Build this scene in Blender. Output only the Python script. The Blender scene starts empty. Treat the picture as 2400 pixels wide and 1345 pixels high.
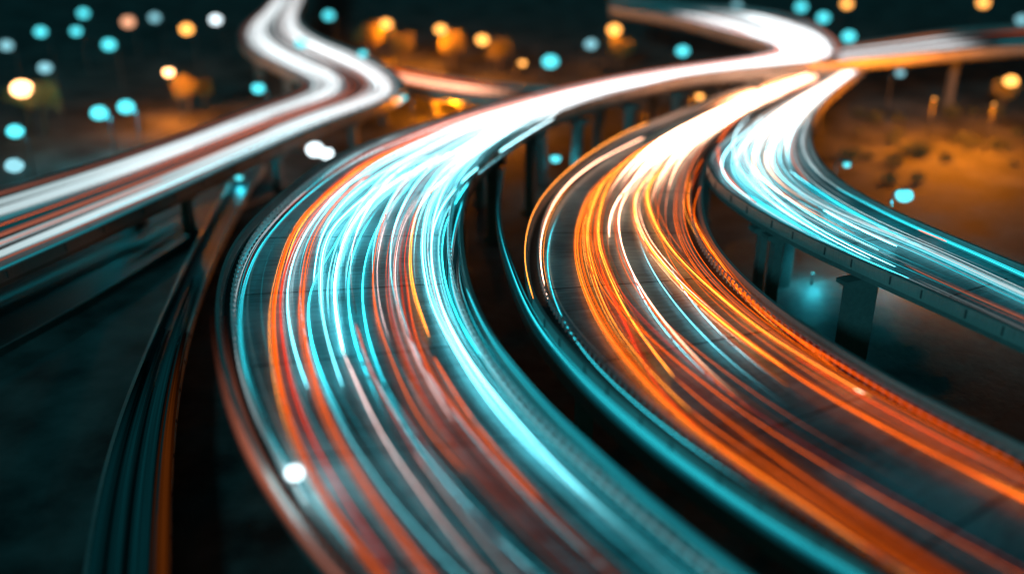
import bpy, math, random
import numpy as np
from mathutils import Vector

random.seed(7)
sc = bpy.context.scene
col = sc.collection
R = math.radians

# ------------------------------------------------------------------ camera
CAMZ = 54.0
PITCH = R(24.7)
FPX = 2400 * 35.0 / 36.0
cd = bpy.data.cameras.new('camera'); cam = bpy.data.objects.new('camera', cd); col.objects.link(cam)
cam.location = (0, 0, CAMZ); cam.rotation_euler = (math.pi / 2 - PITCH, 0, 0)
cd.lens = 35; cd.sensor_width = 36; cd.clip_start = 0.5; cd.clip_end = 5000
cd.dof.use_dof = True; cd.dof.focus_distance = 101; cd.dof.aperture_fstop = 0.0165
sc.camera = cam

# ------------------------------------------------------------------ world, moon, exposure
SUN_EL, SUN_ROT = R(20), R(205)
w = bpy.data.worlds.new("World"); sc.world = w; w.use_nodes = True
nt = w.node_tree; nt.nodes.clear()
wo = nt.nodes.new('ShaderNodeOutputWorld'); bg = nt.nodes.new('ShaderNodeBackground')
sky = nt.nodes.new('ShaderNodeTexSky'); sky.sky_type = 'NISHITA'; sky.sun_disc = False
sky.sun_elevation = SUN_EL; sky.sun_rotation = SUN_ROT
mx = nt.nodes.new('ShaderNodeMix'); mx.data_type = 'RGBA'; mx.blend_type = 'MULTIPLY'; mx.inputs[0].default_value = 1
nt.links.new(sky.outputs[0], mx.inputs[6]); mx.inputs[7].default_value = (0.12, 0.72, 0.62, 1)
nt.links.new(mx.outputs[2], bg.inputs[0]); bg.inputs[1].default_value = 0.012
nt.links.new(bg.outputs[0], wo.inputs[0])
sl = bpy.data.lights.new('teal_fill', 'SUN'); sl.energy = 0.95; sl.angle = R(6); sl.color = (0.12, 0.85, 1.0)  # added teal fill from behind the camera, brightens walls facing it
so = bpy.data.objects.new('teal_fill', sl); col.objects.link(so)
so.rotation_euler = (R(90) - SUN_EL, 0, R(-22))
sc.view_settings.view_transform = 'Standard'; sc.view_settings.look = 'None'
sc.view_settings.exposure = 0; sc.view_settings.gamma = 1
sc.cycles.use_denoising = True
sc.cycles.max_bounces = 5; sc.cycles.sample_clamp_indirect = 6
sc.cycles.use_light_tree = True

# ------------------------------------------------------------------ placing
def at(px, py, z):
    """the point of the level plane z that the photograph shows at px, py"""
    x = (px - 1200) / FPX; y = (672.5 - py) / FPX
    dx, dy, dz = x, math.cos(PITCH) + y * math.sin(PITCH), -math.sin(PITCH) + y * math.cos(PITCH)
    t = (z - CAMZ) / dz
    return np.array((dx * t, dy * t, z))

def catmull(P, step=1.2, sigma=3.0):
    P = np.asarray(P, float)
    Q = np.vstack([2 * P[0] - P[1], P, 2 * P[-1] - P[-2]])
    out = []
    for i in range(1, len(Q) - 2):
        p0, p1, p2, p3 = Q[i - 1], Q[i], Q[i + 1], Q[i + 2]
        d = [max(1e-3, np.linalg.norm(b - a)) ** .5 for a, b in ((p0, p1), (p1, p2), (p2, p3))]
        t0 = 0; t1 = d[0]; t2 = t1 + d[1]; t3 = t2 + d[2]
        n = max(2, int(np.linalg.norm(p2 - p1) / (step * .5)))
        for k in range(n):
            t = t1 + (t2 - t1) * k / n
            A1 = (t1 - t) / (t1 - t0) * p0 + (t - t0) / (t1 - t0) * p1
            A2 = (t2 - t) / (t2 - t1) * p1 + (t - t1) / (t2 - t1) * p2
            A3 = (t3 - t) / (t3 - t2) * p2 + (t - t2) / (t3 - t2) * p3
            B1 = (t2 - t) / (t2 - t0) * A1 + (t - t0) / (t2 - t0) * A2
            B2 = (t3 - t) / (t3 - t1) * A2 + (t - t1) / (t3 - t1) * A3
            out.append((t2 - t) / (t2 - t1) * B1 + (t - t1) / (t2 - t1) * B2)
    out.append(P[-1]); out = np.array(out)
    out = resample(out, step)
    if sigma > 0: out = smooth(out, sigma / step)
    return out

def arclen(P):
    return np.concatenate([[0], np.cumsum(np.linalg.norm(np.diff(P, axis=0), axis=1))])

def resample(P, step=None, n=None):
    s = arclen(P)
    if n is None: n = max(3, int(s[-1] / step) + 1)
    q = np.linspace(0, s[-1], n)
    return np.stack([np.interp(q, s, P[:, k]) for k in range(3)], 1)

def smooth(P, sig):
    r = int(3 * sig) + 1
    k = np.exp(-.5 * (np.arange(-r, r + 1) / sig) ** 2); k /= k.sum()
    if len(P) < 4: return P
    a = 2 * P[0] - P[np.clip(np.arange(r, 0, -1), 0, len(P) - 1)]
    b = 2 * P[-1] - P[np.clip(len(P) - 1 - np.arange(1, r + 1), 0, len(P) - 1)]
    Q = np.vstack([a, P, b])
    return np.stack([np.convolve(Q[:, i], k, 'valid') for i in range(3)], 1)

def pair(Lc, Rc, n):
    """match two edges so that cross-sections stay square to the road"""
    A = resample(Lc, n=260); B = resample(Rc, n=260)
    D = np.linalg.norm(A[:, None, :2] - B[None, :, :2], axis=2)
    N = len(A); C = np.full((N, N), 1e18); C[0, 0] = D[0, 0]
    for i in range(N):
        for j in range(N):
            if i == j == 0: continue
            m = 1e18
            if i: m = min(m, C[i - 1, j])
            if j: m = min(m, C[i, j - 1])
            if i and j: m = min(m, C[i - 1, j - 1] + D[i, j] * .0)
            C[i, j] = D[i, j] + m
    i = j = N - 1; path = [(i, j)]
    while i or j:
        c = []
        if i and j: c.append((C[i - 1, j - 1], i - 1, j - 1))
        if i: c.append((C[i - 1, j], i - 1, j))
        if j: c.append((C[i, j - 1], i, j - 1))
        _, i, j = min(c); path.append((i, j))
    path = np.array(path[::-1], float)
    q = path.sum(1); tt = np.linspace(0, q[-1], n)
    ii = np.interp(tt, q, path[:, 0]); jj = np.interp(tt, q, path[:, 1])
    sg = max(2, n // 60); r = 3 * sg
    k = np.exp(-.5 * (np.arange(-r, r + 1) / sg) ** 2); k /= k.sum()
    def sm(v):
        v2 = np.concatenate([2 * v[0] - v[r:0:-1], v, 2 * v[-1] - v[-2:-r - 2:-1]])
        return np.clip(np.convolve(v2, k, 'valid'), 0, N - 1)
    ii, jj = sm(ii), sm(jj)
    g = lambda M, q: np.stack([np.interp(q, np.arange(N), M[:, c]) for c in range(3)], 1)
    return g(A, ii), g(B, jj)

# ------------------------------------------------------------------ mesh helpers
class MB:
    def __init__(s): s.v = []; s.f = []; s.uv = []; s.c = None
    def quadstrip(s, rows, closed=False, caps=False, uvs=None, cols=None):
        """rows: list of cross-sections, each a list of points"""
        b = len(s.v); m = len(rows[0])
        for r_ in rows: s.v.extend([tuple(p) for p in r_])
        for i in range(len(rows) - 1):
            for k in range(m if closed else m - 1):
                k2 = (k + 1) % m
                s.f.append((b + i * m + k, b + i * m + k2, b + (i + 1) * m + k2, b + (i + 1) * m + k))
        if caps and closed:
            s.f.append(tuple(b + k for k in range(m))[::-1])
            s.f.append(tuple(b + (len(rows) - 1) * m + k for k in range(m)))
    def tube(s, P, rad, sides=6, caps=True):
        P = np.asarray(P, float); n = len(P)
        rad = np.broadcast_to(np.asarray(rad, float), (n,))
        T = np.gradient(P, axis=0); T /= np.maximum(1e-9, np.linalg.norm(T, axis=1))[:, None]
        up = np.array((0, 0, 1.0)) if abs(T[:, 2]).max() < .9 else np.array((1.0, 0.13, 0.02))
        S = np.cross(T, up); S /= np.linalg.norm(S, axis=1)[:, None]
        U = np.cross(S, T)
        a = np.arange(sides) * 2 * math.pi / sides
        rows = [[P[i] + rad[i] * (math.cos(t) * S[i] + math.sin(t) * U[i]) for t in a] for i in range(n)]
        s.quadstrip(rows, closed=True, caps=caps)
    def box(s, c, size, rz=0):
        x, y, z = [q / 2 for q in size]; ca, sa = math.cos(rz), math.sin(rz); b = len(s.v)
        for dz in (-z, z):
            for dx, dy in ((-x, -y), (x, -y), (x, y), (-x, y)):
                s.v.append((c[0] + dx * ca - dy * sa, c[1] + dx * sa + dy * ca, c[2] + dz))
        for f in ((3, 2, 1, 0), (4, 5, 6, 7), (0, 1, 5, 4), (1, 2, 6, 5), (2, 3, 7, 6), (3, 0, 4, 7)):
            s.f.append(tuple(b + k for k in f))
    def build(s, name, mat, parent=None, smooth_=False, vcol=None, uv=None):
        me = bpy.data.meshes.new(name)
        me.from_pydata([tuple(map(float, p)) for p in s.v], [], s.f)
        if vcol is not None:
            at_ = me.color_attributes.new('glow', 'FLOAT_COLOR', 'POINT')
            at_.data.foreach_set('color', np.asarray(vcol, np.float32).ravel())
        if uv is not None:
            ul = me.uv_layers.new(name='UVMap'); uv = np.asarray(uv, np.float32)
            idx = np.zeros(len(me.loops), np.int32); me.loops.foreach_get('vertex_index', idx)
            ul.data.foreach_set('uv', uv[idx].ravel())
        if smooth_: me.shade_smooth()
        me.materials.append(mat); me.update()
        o = bpy.data.objects.new(name, me); col.objects.link(o)
        if parent is not None:
            o.parent = parent
            o.matrix_parent_inverse = parent.matrix_world.inverted() if False else o.matrix_parent_inverse
        return o

def shift(o, root):
    """mesh was built in world coordinates; make it local to its thing"""
    L = root.location
    if L.length > 0:
        me = o.data; n = len(me.vertices); a = np.zeros(n * 3, np.float32); me.vertices.foreach_get('co', a)
        a = a.reshape(-1, 3) - np.array(L, np.float32); me.vertices.foreach_set('co', a.ravel()); me.update()

def tag(o, label=None, cat=None, group=None, kind=None):
    if label: o['label'] = label
    if cat: o['category'] = cat
    if group: o['group'] = group
    if kind: o['kind'] = kind
    return o

def empty(name, loc, label, cat, group=None, rz=0):
    o = bpy.data.objects.new(name, None); col.objects.link(o)
    o.location = loc; o.rotation_euler = (0, 0, rz); o.empty_display_size = .3
    return tag(o, label, cat, group)

# ------------------------------------------------------------------ materials
def mat(name, base, rough=.6, metal=0, noise=None, bump=0, nscale=3.0, var=.35, spec=.5, uvgrain=None):
    m = bpy.data.materials.new(name); m.use_nodes = True; t = m.node_tree; n = t.nodes
    b = n['Principled BSDF']; b.inputs['Roughness'].default_value = rough; b.inputs['Metallic'].default_value = metal
    b.inputs['Specular IOR Level'].default_value = spec
    tc = n.new('ShaderNodeTexCoord'); mp = n.new('ShaderNodeMapping'); t.links.new(tc.outputs['UV' if uvgrain else 'Object'], mp.inputs[0])
    if uvgrain: mp.inputs['Scale'].default_value = (uvgrain[0], uvgrain[1], 1)
    nz = n.new('ShaderNodeTexNoise'); nz.inputs['Scale'].default_value = nscale if not uvgrain else 1
    nz.inputs['Detail'].default_value = 6; nz.inputs['Roughness'].default_value = .65
    t.links.new(mp.outputs[0], nz.inputs[0])
    mpb = n.new('ShaderNodeMapping'); t.links.new(tc.outputs['Object'], mpb.inputs[0])
    nb = n.new('ShaderNodeTexNoise'); nb.inputs['Scale'].default_value = .12; nb.inputs['Detail'].default_value = 4
    t.links.new(mpb.outputs[0], nb.inputs[0])
    add = n.new('ShaderNodeMath'); add.operation = 'ADD'; t.links.new(nz.outputs[0], add.inputs[0]); t.links.new(nb.outputs[0], add.inputs[1])
    rp = n.new('ShaderNodeMapRange'); rp.inputs[1].default_value = .65; rp.inputs[2].default_value = 1.35
    rp.inputs[3].default_value = 1 - var; rp.inputs[4].default_value = 1 + var
    t.links.new(add.outputs[0], rp.inputs[0])
    mc = n.new('ShaderNodeVectorMath'); mc.operation = 'SCALE'; mc.inputs[0].default_value = base[:3]
    t.links.new(rp.outputs[0], mc.inputs['Scale']); t.links.new(mc.outputs[0], b.inputs['Base Color'])
    if bump:
        bp = n.new('ShaderNodeBump'); bp.inputs['Strength'].default_value = bump; bp.inputs['Distance'].default_value = .05
        t.links.new(nz.outputs[0], bp.inputs['Height']); t.links.new(bp.outputs[0], b.inputs['Normal'])
        rr = n.new('ShaderNodeMapRange'); rr.inputs[3].default_value = max(.08, rough - .12); rr.inputs[4].default_value = rough + .15
        t.links.new(nz.outputs[0], rr.inputs[0]); t.links.new(rr.outputs[0], b.inputs['Roughness'])
    return m

M = {}
M['asphalt'] = mat('grooved_concrete_paving', (.15, .25, .27), .34, bump=1.0, uvgrain=(.30, 2.4), var=.95, spec=.9)  # base tinted teal: the teal light is put into the colour
M['asphalt_low'] = mat('worn_asphalt', (.06, .07, .075), .45, bump=.5, uvgrain=(.6, 2.0), var=.4)
M['asphalt_dark'] = mat('dark_asphalt', (.022, .024, .025), .6, bump=.5, nscale=.6, var=.8)
M['dark_strip'] = mat('joint_and_backing_dark', (.012, .014, .015), .6, nscale=3, var=.4)  # near black, for expansion joints and the strip added behind rail posts
M['concrete'] = mat('bridge_concrete', (.12, .12, .115), .6, bump=.4, nscale=2.2, var=.3)
M['parapet'] = mat('parapet_concrete', (.24, .23, .22), .42, bump=.5, uvgrain=(6.0, .6), var=.35)
M['steel'] = mat('galvanised_steel', (.6, .62, .63), .4, metal=.25, nscale=5, var=.2)
M['railsteel'] = mat('dull_rail_steel', (.25, .26, .27), .5, metal=.25, nscale=5, var=.2)
M['darksteel'] = mat('painted_pole_steel', (.08, .085, .09), .45, metal=.5, nscale=5, var=.2)
M['paint'] = mat('road_paint', (.55, .56, .55), .5, nscale=6, var=.3)
M['ground'] = mat('bare_ground', (.05, .05, .048), .8, bump=.8, nscale=.12, var=.95)
M['shrub'] = mat('shrub_leaves', (.07, .08, .04), .7, nscale=2, var=.5)

def glow_mat():
    m = bpy.data.materials.new('glowing_trail'); m.use_nodes = True; t = m.node_tree; t.nodes.clear()
    o = t.nodes.new('ShaderNodeOutputMaterial'); e = t.nodes.new('ShaderNodeEmission')
    a = t.nodes.new('ShaderNodeVertexColor'); a.layer_name = 'glow'
    t.links.new(a.outputs[0], e.inputs[0]); e.inputs[1].default_value = 1; t.links.new(e.outputs[0], o.inputs[0])
    return m
M['glow'] = glow_mat()
def emit(name, c, s):
    m = bpy.data.materials.new(name); m.use_nodes = True; t = m.node_tree; t.nodes.clear()
    o = t.nodes.new('ShaderNodeOutputMaterial'); e = t.nodes.new('ShaderNodeEmission')
    e.inputs[0].default_value = (*c, 1); e.inputs[1].default_value = s; t.links.new(e.outputs[0], o.inputs[0]); return m

# ------------------------------------------------------------------ ground
g = MB(); n = 90
xs = np.sign(np.linspace(-1, 1, n)) * np.abs(np.linspace(-1, 1, n)) ** 2.0 * 2500
ys = -60 + np.linspace(0, 1, n) ** 2.0 * 4000
for y in ys:
    for x in xs:
        g.v.append((x, y, .35 * math.sin(x * .11) * math.cos(y * .09) - .4))
for i in range(n - 1):
    for k in range(n - 1): g.f.append((i * n + k, i * n + k + 1, (i + 1) * n + k + 1, (i + 1) * n + k))
tag(g.build('ground', M['ground'], smooth_=True), 'dark rough ground spreading under and behind the elevated roads', kind='structure')

# ------------------------------------------------------------------ roads
ROADS = {}
PAR_H = .95
def strip(mb, A, B, z0, z1=None):
    mb.quadstrip([[a, b] for a, b in zip(A, B)])

def off(P, z): Q = P.copy(); Q[:, 2] += z; return Q

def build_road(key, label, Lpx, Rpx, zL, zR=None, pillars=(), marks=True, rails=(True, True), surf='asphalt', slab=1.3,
               rail_in=1.0, par=(True, True), name='elevated_road', par_h=PAR_H, out=45):
    zf = zL if callable(zL) else (lambda t: zL)
    def edge(px):
        pts = []
        for i, q in enumerate(px):
            z = q[2] if len(q) > 2 else zf(0)
            p = at(q[0], q[1], z + par_h); p[2] = z; pts.append(p)
        return catmull(pts, 1.5, 16.0 if key == 'E' else 4.0)
    Le, Re = edge(Lpx), edge(Rpx)
    ln = max(arclen(Le)[-1], arclen(Re)[-1]); n = int(ln / 1.2)
    A, B = pair(Le, Re, n)
    n0 = n
    if out:                        # the road runs on past the picture
        m = int(out / 1.2); ta = (A[-1] - A[-9]) / 8; tb = (B[-1] - B[-9]) / 8; tm = (ta + tb) / 2; tm[2] = 0; tm *= 1.2 / np.linalg.norm(tm)
        k_ = np.arange(1, m + 1)[:, None]; A = np.vstack([A, A[-1] + tm * k_]); B = np.vstack([B, B[-1] + tm * k_]); n = len(A)
    W = np.linalg.norm(B - A, axis=1); D = (B - A) / W[:, None]
    s = arclen((A + B) / 2)
    ROADS[key] = dict(A=A, B=B, D=D, W=W, s=s, n0=n0)
    mid = n0 // 2
    root = empty(name, (float((A[mid] + B[mid])[0] / 2), float((A[mid] + B[mid])[1] / 2), 0.0), label, 'elevated road' if name != 'service_road' else 'road')
    parts = []
    # slab: tapered box girder section
    z = lambda P, d: off(P, d)
    d = MB()
    rows = []
    for i in range(n):
        a, b, e = A[i], B[i], D[i]
        o_ = np.array((0, 0, 1.0))
        rows.append([a, a - o_ * .95, a + e * .5 - o_ * .95, a + e * min(2.2, W[i] * .2) - o_ * (slab + .5), b - e * min(2.2, W[i] * .2) - o_ * (slab + .5), b - e * .5 - o_ * .95, b - o_ * .95, b])
    d.quadstrip(rows, closed=True, caps=True)
    parts.append(d.build('deck', M['concrete'], root))
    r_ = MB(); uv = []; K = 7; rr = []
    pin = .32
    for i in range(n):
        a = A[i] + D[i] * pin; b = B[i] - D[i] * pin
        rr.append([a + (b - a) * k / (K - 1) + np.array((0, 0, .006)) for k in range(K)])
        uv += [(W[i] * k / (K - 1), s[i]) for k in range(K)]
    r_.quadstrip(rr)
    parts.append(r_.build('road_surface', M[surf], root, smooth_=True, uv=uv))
    for side, (P, sg) in enumerate(((A, 1), (B, -1))):
        if par[side]:
            p_ = MB(); rows = []; uv = []
            for i in range(n):
                e = D[i] * sg; a = P[i] - e * .06
                prof = [(0, -.4), (0, par_h - .12), (-.05, par_h - .12), (-.05, par_h), (.30, par_h), (.30, par_h - .12), (.25, par_h - .12), (.36, .003), (.36, -.02), (.05, -.4)]
                rows.append([a + e * x_ + np.array((0, 0, z_)) for x_, z_ in prof])
                uv += [(s[i], z_ + x_) for x_, z_ in prof]
            p_.quadstrip(rows, closed=True, caps=True)
            parts.append(p_.build('parapet', M['parapet'], root, uv=uv))
            # joints / brackets on the outside face
            j_ = MB(); q = 3.0
            while q < s[-1] - 3:
                i = int(np.searchsorted(s, q)); e = D[i] * sg; a = P[i] - e * .13
                j_.box(a + np.array((0, 0, par_h / 2 - .15)), (.09, .14, par_h - .1), math.atan2(e[1], e[0])); q += 6.0 if side else 4.0
            parts.append(j_.build('panel_joint', M['darksteel'], root))
        if rails[side]:
            q_ = MB(); q_.quadstrip([[P[i] + D[i] * sg * .5 + np.array((0, 0, .018)), P[i] + D[i] * sg * 2.1 + np.array((0, 0, .018))] for i in range(n)])
            parts.append(q_.build('dark_backing', M['dark_strip'], root))  # dark strip added behind the posts so they stand out
            g_ = MB(); C = P + D * (sg * (rail_in + .4))
            C2 = resample(C, 1.0)
            g_.tube(off(C2, .95), .07, 5)
            C3 = resample(C, 1.1 if key == 'A' else .9)
            T = np.gradient(C3, axis=0)
            for i in range(len(C3)):
                g_.box(C3[i] + np.array((0, 0, .42)), (.24 if key == 'A' else .13, .4 if key == 'A' else .2, .85), math.atan2(T[i][1], T[i][0]) + .5)
            parts.append(g_.build('guard_rail', M['steel'] if key == 'A' else M['railsteel'], root))
    if marks:
        e_ = MB(); q = 6.0
        while q < s[-1] - 4:
            i = int(np.searchsorted(s, q)); t_ = (A[min(n - 1, i + 1)] - A[i - 1]); t_ /= np.linalg.norm(t_); a = A[i] + D[i] * 2.3; b = B[i] - D[i] * 2.3
            if W[i] > 8: e_.quadstrip([[a + np.array((0, 0, .018)) + t_ * .1, a + np.array((0, 0, .018)) - t_ * .1], [b + np.array((0, 0, .018)) + t_ * .1, b + np.array((0, 0, .018)) - t_ * .1]])
            q += 14
        if e_.v: parts.append(e_.build('expansion_joint', M['dark_strip'], root))
        for u_off, dash in ((2.6, False), (-2.6, False)):
            m_ = MB(); rows = []
            for i in range(n):
                if W[i] < 7: continue
                a = (A[i] + D[i] * u_off) if u_off > 0 else (B[i] + D[i] * u_off)
                rows.append([a + D[i] * -.07 + np.array((0, 0, .012)), a + D[i] * .07 + np.array((0, 0, .012))])
            if len(rows) > 3:
                m_.quadstrip(rows); parts.append(m_.build('edge_line', M['paint'], root))
        for fr in ((.36, .64) if W[mid] > 14 else (.5,)):
            m_ = MB(); q = 0
            while q < s[-1] - 5:
                i0 = int(np.searchsorted(s, q)); i1 = int(np.searchsorted(s, q + 3.5))
                if i1 > i0 and W[i0] > 7:
                    m_.quadstrip([[A[i] + (B[i] - A[i]) * fr - D[i] * .07 + np.array((0, 0, .012)),
                                   A[i] + (B[i] - A[i]) * fr + D[i] * .07 + np.array((0, 0, .012))] for i in range(i0, i1 + 1)])
                q += 11
            if m_.v: parts.append(m_.build('lane_marking', M['paint'], root))
    for o in parts: shift(o, root)
    for pl in pillars:
        fr, us = pl[:2]; pw = 1.5
        if fr == 'px':
            tgt = at(pl[1], pl[2], A[n0 // 2][2] + par_h); fr = float(np.argmin(np.linalg.norm(A[:, :2] - tgt[:2], axis=1))) / (n0 - 1) + 1e-6; us = (pl[3],); pw = pl[4]
        i = int(fr * (n0 - 1)); e = D[i]; rz = math.atan2(e[1], e[0]); zt = A[i][2] - slab - .5
        for u in us:
            c = A[i] + (B[i] - A[i]) * u
            p_ = MB(); h = zt - 1.05 + .8
            p_.box((c[0], c[1], -.8 + h / 2), (pw, min(1.6, .6 + pw * .35), h), rz)
            p_.box((c[0] + .0, c[1], .25), (pw + .7, 2.1, .7), rz)
            o = p_.build('pillar', M['concrete'], root); shift(o, root)
            c_ = MB(); b0 = zt - 1.05
            ca, sa = math.cos(rz), math.sin(rz)
            rows = []
            for (hx, zz) in ((pw / 2 + .05, b0), (pw / 2 + 1.1, b0 + .6), (pw / 2 + 1.1, b0 + 1.06)):
                rows.append([(c[0] + dx * ca - dy * sa, c[1] + dx * sa + dy * ca, zz) for dx, dy in ((-hx, -.75), (hx, -.75), (hx, .75), (-hx, .75))])
            c_.quadstrip(rows, closed=True, caps=True)
            o2 = c_.build('pillar_cap', M['concrete'], o); shift(o2, root)
    return root

ZA, ZB, ZC, ZD, ZE = 14.0, 12.5, 14.0, 8.0, 1.2
A_L = [(1430,16),(1520,30),(1600,46),(1700,74),(1780,95),(1815,112),(1780,126),(1700,138),(1600,152),(1500,167),(1400,185),(1300,206),(1200,231),(1100,256),(1000,285),(900,320),(797,358),(717,405),(643,466),(589,514),(550,562),(530,600),(512,657),(506,705),(506,760),(514,820),(530,885),(560,975),(590,1045),(640,1145),(700,1235),(770,1318),(850,1400),(950,1490)]
A_R = [(1430,-16),(1520,0),(1600,12),(1750,18),(1870,40),(1940,75),(1975,115),(1950,140),(1880,150),(1780,158),(1700,166),(1600,181),(1500,207),(1400,233),(1300,267),(1228,303),(1169,351),(1127,386),(1100,430),(1085,488),(1082,547),(1088,607),(1098,660),(1129,740),(1170,812),(1222,878),(1289,955),(1357,1017),(1434,1085),(1517,1160),(1620,1245),(1740,1335),(1850,1410),(1950,1475)]
build_road('A', 'wide curved elevated highway in the middle covered with teal, white and orange light', A_L, A_R, ZA,
           pillars=[(f, (.14, .86)) for f in (.30, .36, .42, .47, .52, .57, .62, .67, .73, .8)])
B_L = [(1935,148,8.5),(1880,166,9),(1800,188,9.7),(1700,217,10.6),(1600,254,11.6),(1520,286),(1466,309),(1407,342),(1347,384),(1303,422),(1264,467),(1240,518),(1229,577),(1231,637),(1244,690),(1269,735),(1315,792),(1372,853),(1439,919),(1517,983),(1600,1050),(1700,1120),(1800,1185),(1930,1265),(2060,1345),(2200,1425)]
B_R = [(1975,150,8.5),(1945,172,9),(1880,207,9.7),(1800,246,10.6),(1735,287,11.6),(1690,325),(1660,368),(1648,410),(1645,460),(1650,512),(1674,568),(1711,616),(1760,664),(1823,718),(1897,770),(1954,802),(2060,872),(2175,932),(2286,985),(2400,1045),(2550,1115)]
build_road('B', 'curved elevated highway with dense orange light trails right of the middle', B_L, B_R, ZB,
           pillars=[(f, (.14, .86)) for f in (.35, .45, .55, .65, .8)])
C_L = [(1990,150,8.6),(1955,175,9.2),(1890,211,10),(1815,250,11),(1745,292,12.4),(1702,322,13.4),(1672,348),(1658,367),(1656,392),(1674,423),(1712,452),(1767,488),(1823,520),(1897,557),(1972,591),(2046,623),(2120,655),(2250,712),(2400,780),(2600,865)]
C_R = [(2030,152,8.6),(1998,178,9.2),(1950,218,10),(1915,262,11),(1900,310,12.4),(1912,360,13.4),(1950,408),(2010,450),(2080,487),(2160,522),(2250,560),(2340,597),(2430,634),(2600,700)]
build_road('C', 'elevated highway sweeping to the right edge with teal and white light trails', C_L, C_R, ZC,
           pillars=[(.30, (.14,)), ('px', 1790, 505, .10, .9), ('px', 1828, 520, .12, 1.1), ('px', 2030, 615, .12, 3.2), ('px', 1730, 462, .6, 1.5)], rails=(False, False), slab=.9)
D_T = [(655,-60),(640,-10),(612,25),(570,60),(560,95),(590,125),(640,150),(690,172),(712,196),(695,215),(620,240),(520,275),(400,320),(300,352),(200,384),(100,412),(0,440),(-150,478)]
D_B = [(740,-60),(715,-10),(700,30),(712,62),(760,92),(830,118),(895,148),(945,185),(950,212),(905,238),(800,275),(650,338),(500,408),(400,455),(300,500),(150,570),(0,636),(-150,705)]
build_road('D', 'elevated highway at the upper left with pale white and coral light trails', D_T, D_B, ZD, marks=True, rails=(False, False), surf='asphalt_low',
           pillars=[(f, (.2, .8)) for f in (.35, .45, .55, .63, .71, .79, .87)])
E_L = [(560,385),(530,432),(502,480),(465,550),(420,640),(380,730),(345,820),(300,910),(250,1010),(210,1110),(185,1220),(178,1345),(180,1480)]
E_R = [(620,385),(585,432),(555,480),(520,560),(480,640),(452,710),(430,780),(414,850),(402,930),(396,1020),(392,1110),(390,1220),(390,1345),(395,1480)]
build_road('E', 'dark narrow lower road left of the wide middle highway', E_L, E_R, ZE, rails=(False, False), surf='asphalt_low', slab=.9, marks=False, name='service_road', par_h=.5)
F_L = [(1900,112),(1960,106),(2050,95),(2150,80),(2240,68),(2330,62),(2450,56),(2600,50)]
F_R = [(1900,150),(1960,143),(2050,136),(2150,127),(2240,119),(2330,112),(2450,104),(2600,96)]
build_road('F', 'far elevated road crossing to the upper right corner with teal lights', F_L, F_R, ZA - .3, rails=(False, False), surf='asphalt_low',
           pillars=[(f, (.35,)) for f in (.55,)], marks=False)
H_L = [(800,120),(870,143),(960,163),(1060,180),(1160,193),(1260,203),(1400,210)]
H_R = [(800,160),(870,178),(960,200),(1060,218),(1160,230),(1260,238),(1400,242)]
build_road('H', 'distant orange lit road between the left highway and the middle highway', H_L, H_R, 5.0, rails=(False, False), surf='asphalt_low', marks=False, out=0,
           pillars=[(.5, (.8,)), (.7, (.8,))])
I_L = [(620,425),(540,455),(450,490),(380,520),(300,556),(200,600),(100,648),(0,692),(-150,760)]
I_R = [(640,445),(570,478),(490,522),(430,562),(360,608),(270,664),(170,722),(70,778),(0,815),(-150,890)]
build_road('I', 'dark ground level road with faint teal smears below the upper left highway', I_L, I_R, .5, rails=(False, False), par=(False, False), surf='asphalt_dark', slab=.1, marks=False, name='service_road', par_h=.1)
# narrow ramp added for the teal lit left wall of the orange highway
G_R = [(1182,392),(1174,440),(1173,500),(1182,560),(1202,620),(1230,690),(1258,748),(1298,802),(1352,864),(1418,930),(1497,1000),(1581,1068),(1681,1140),(1781,1208),(1911,1288),(2041,1368),(2185,1450)]
G_L = [(x - 10 - 16 * min(1, max(0, (y - 450) / 500)), y + 4 + 14 * min(1, max(0, (y - 450) / 500))) for x, y in G_R]
build_road('G', 'thin added ramp for the teal lit wall along the left side of the orange highway', G_L, G_R, 11.9, rails=(False, False), par=(False, False), marks=False, slab=1.2, par_h=.1)

# ------------------------------------------------------------------ light trails
COLS = {'W': (2.0, 9.0, 10.5), 'T': (.05, 1.25, 1.5), 't': (.02, .42, .5), 'O': (2.8, .36, .01), 'Y': (7.5, 2.2, .22), 'R': (1.3, .06, .015),
        'P': (3.4, 2.3, 2.2), 'o': (.8, .17, .02), 'L': (.9, 1.15, 1.2), 'F': (13, 6.5, 4.0), 'S': (1.5, .42, .25)}
CNAME = {'W': 'white', 'T': 'teal', 't': 'dim teal', 'O': 'orange', 'Y': 'yellow', 'R': 'red', 'P': 'pink', 'o': 'amber',
         'L': 'pale grey', 'F': 'warm white', 'S': 'salmon'}
TR = []          # (road, colour, points, width, gain, ends, py profile)
def fade(py, k):
    # trail glow dims towards the near end of the roads
    return np.interp(py, [0, 150, 260, 400, 500, 760, 1000, 1250, 1600], [.75, .8, .9, 1.05, 1.1, 1.0, .45 * (.95 + k), k, k * .8])
def proj_y(P):
    d = P - np.array((0, 0, CAMZ)); c, s_ = math.cos(PITCH), math.sin(PITCH)
    return 672.5 - FPX * (d[:, 1] * s_ + d[:, 2] * c) / (d[:, 1] * c - d[:, 2] * s_)

def add_trail(road, colr, P, wpx, gain=1, k=.45, ends=(True, True), zoff=.55):
    TR.append([road, colr, P, wpx / 24.0 * (.31 if road in 'ABC' else .38), gain, k, ends])
    return len(TR) - 1

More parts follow.
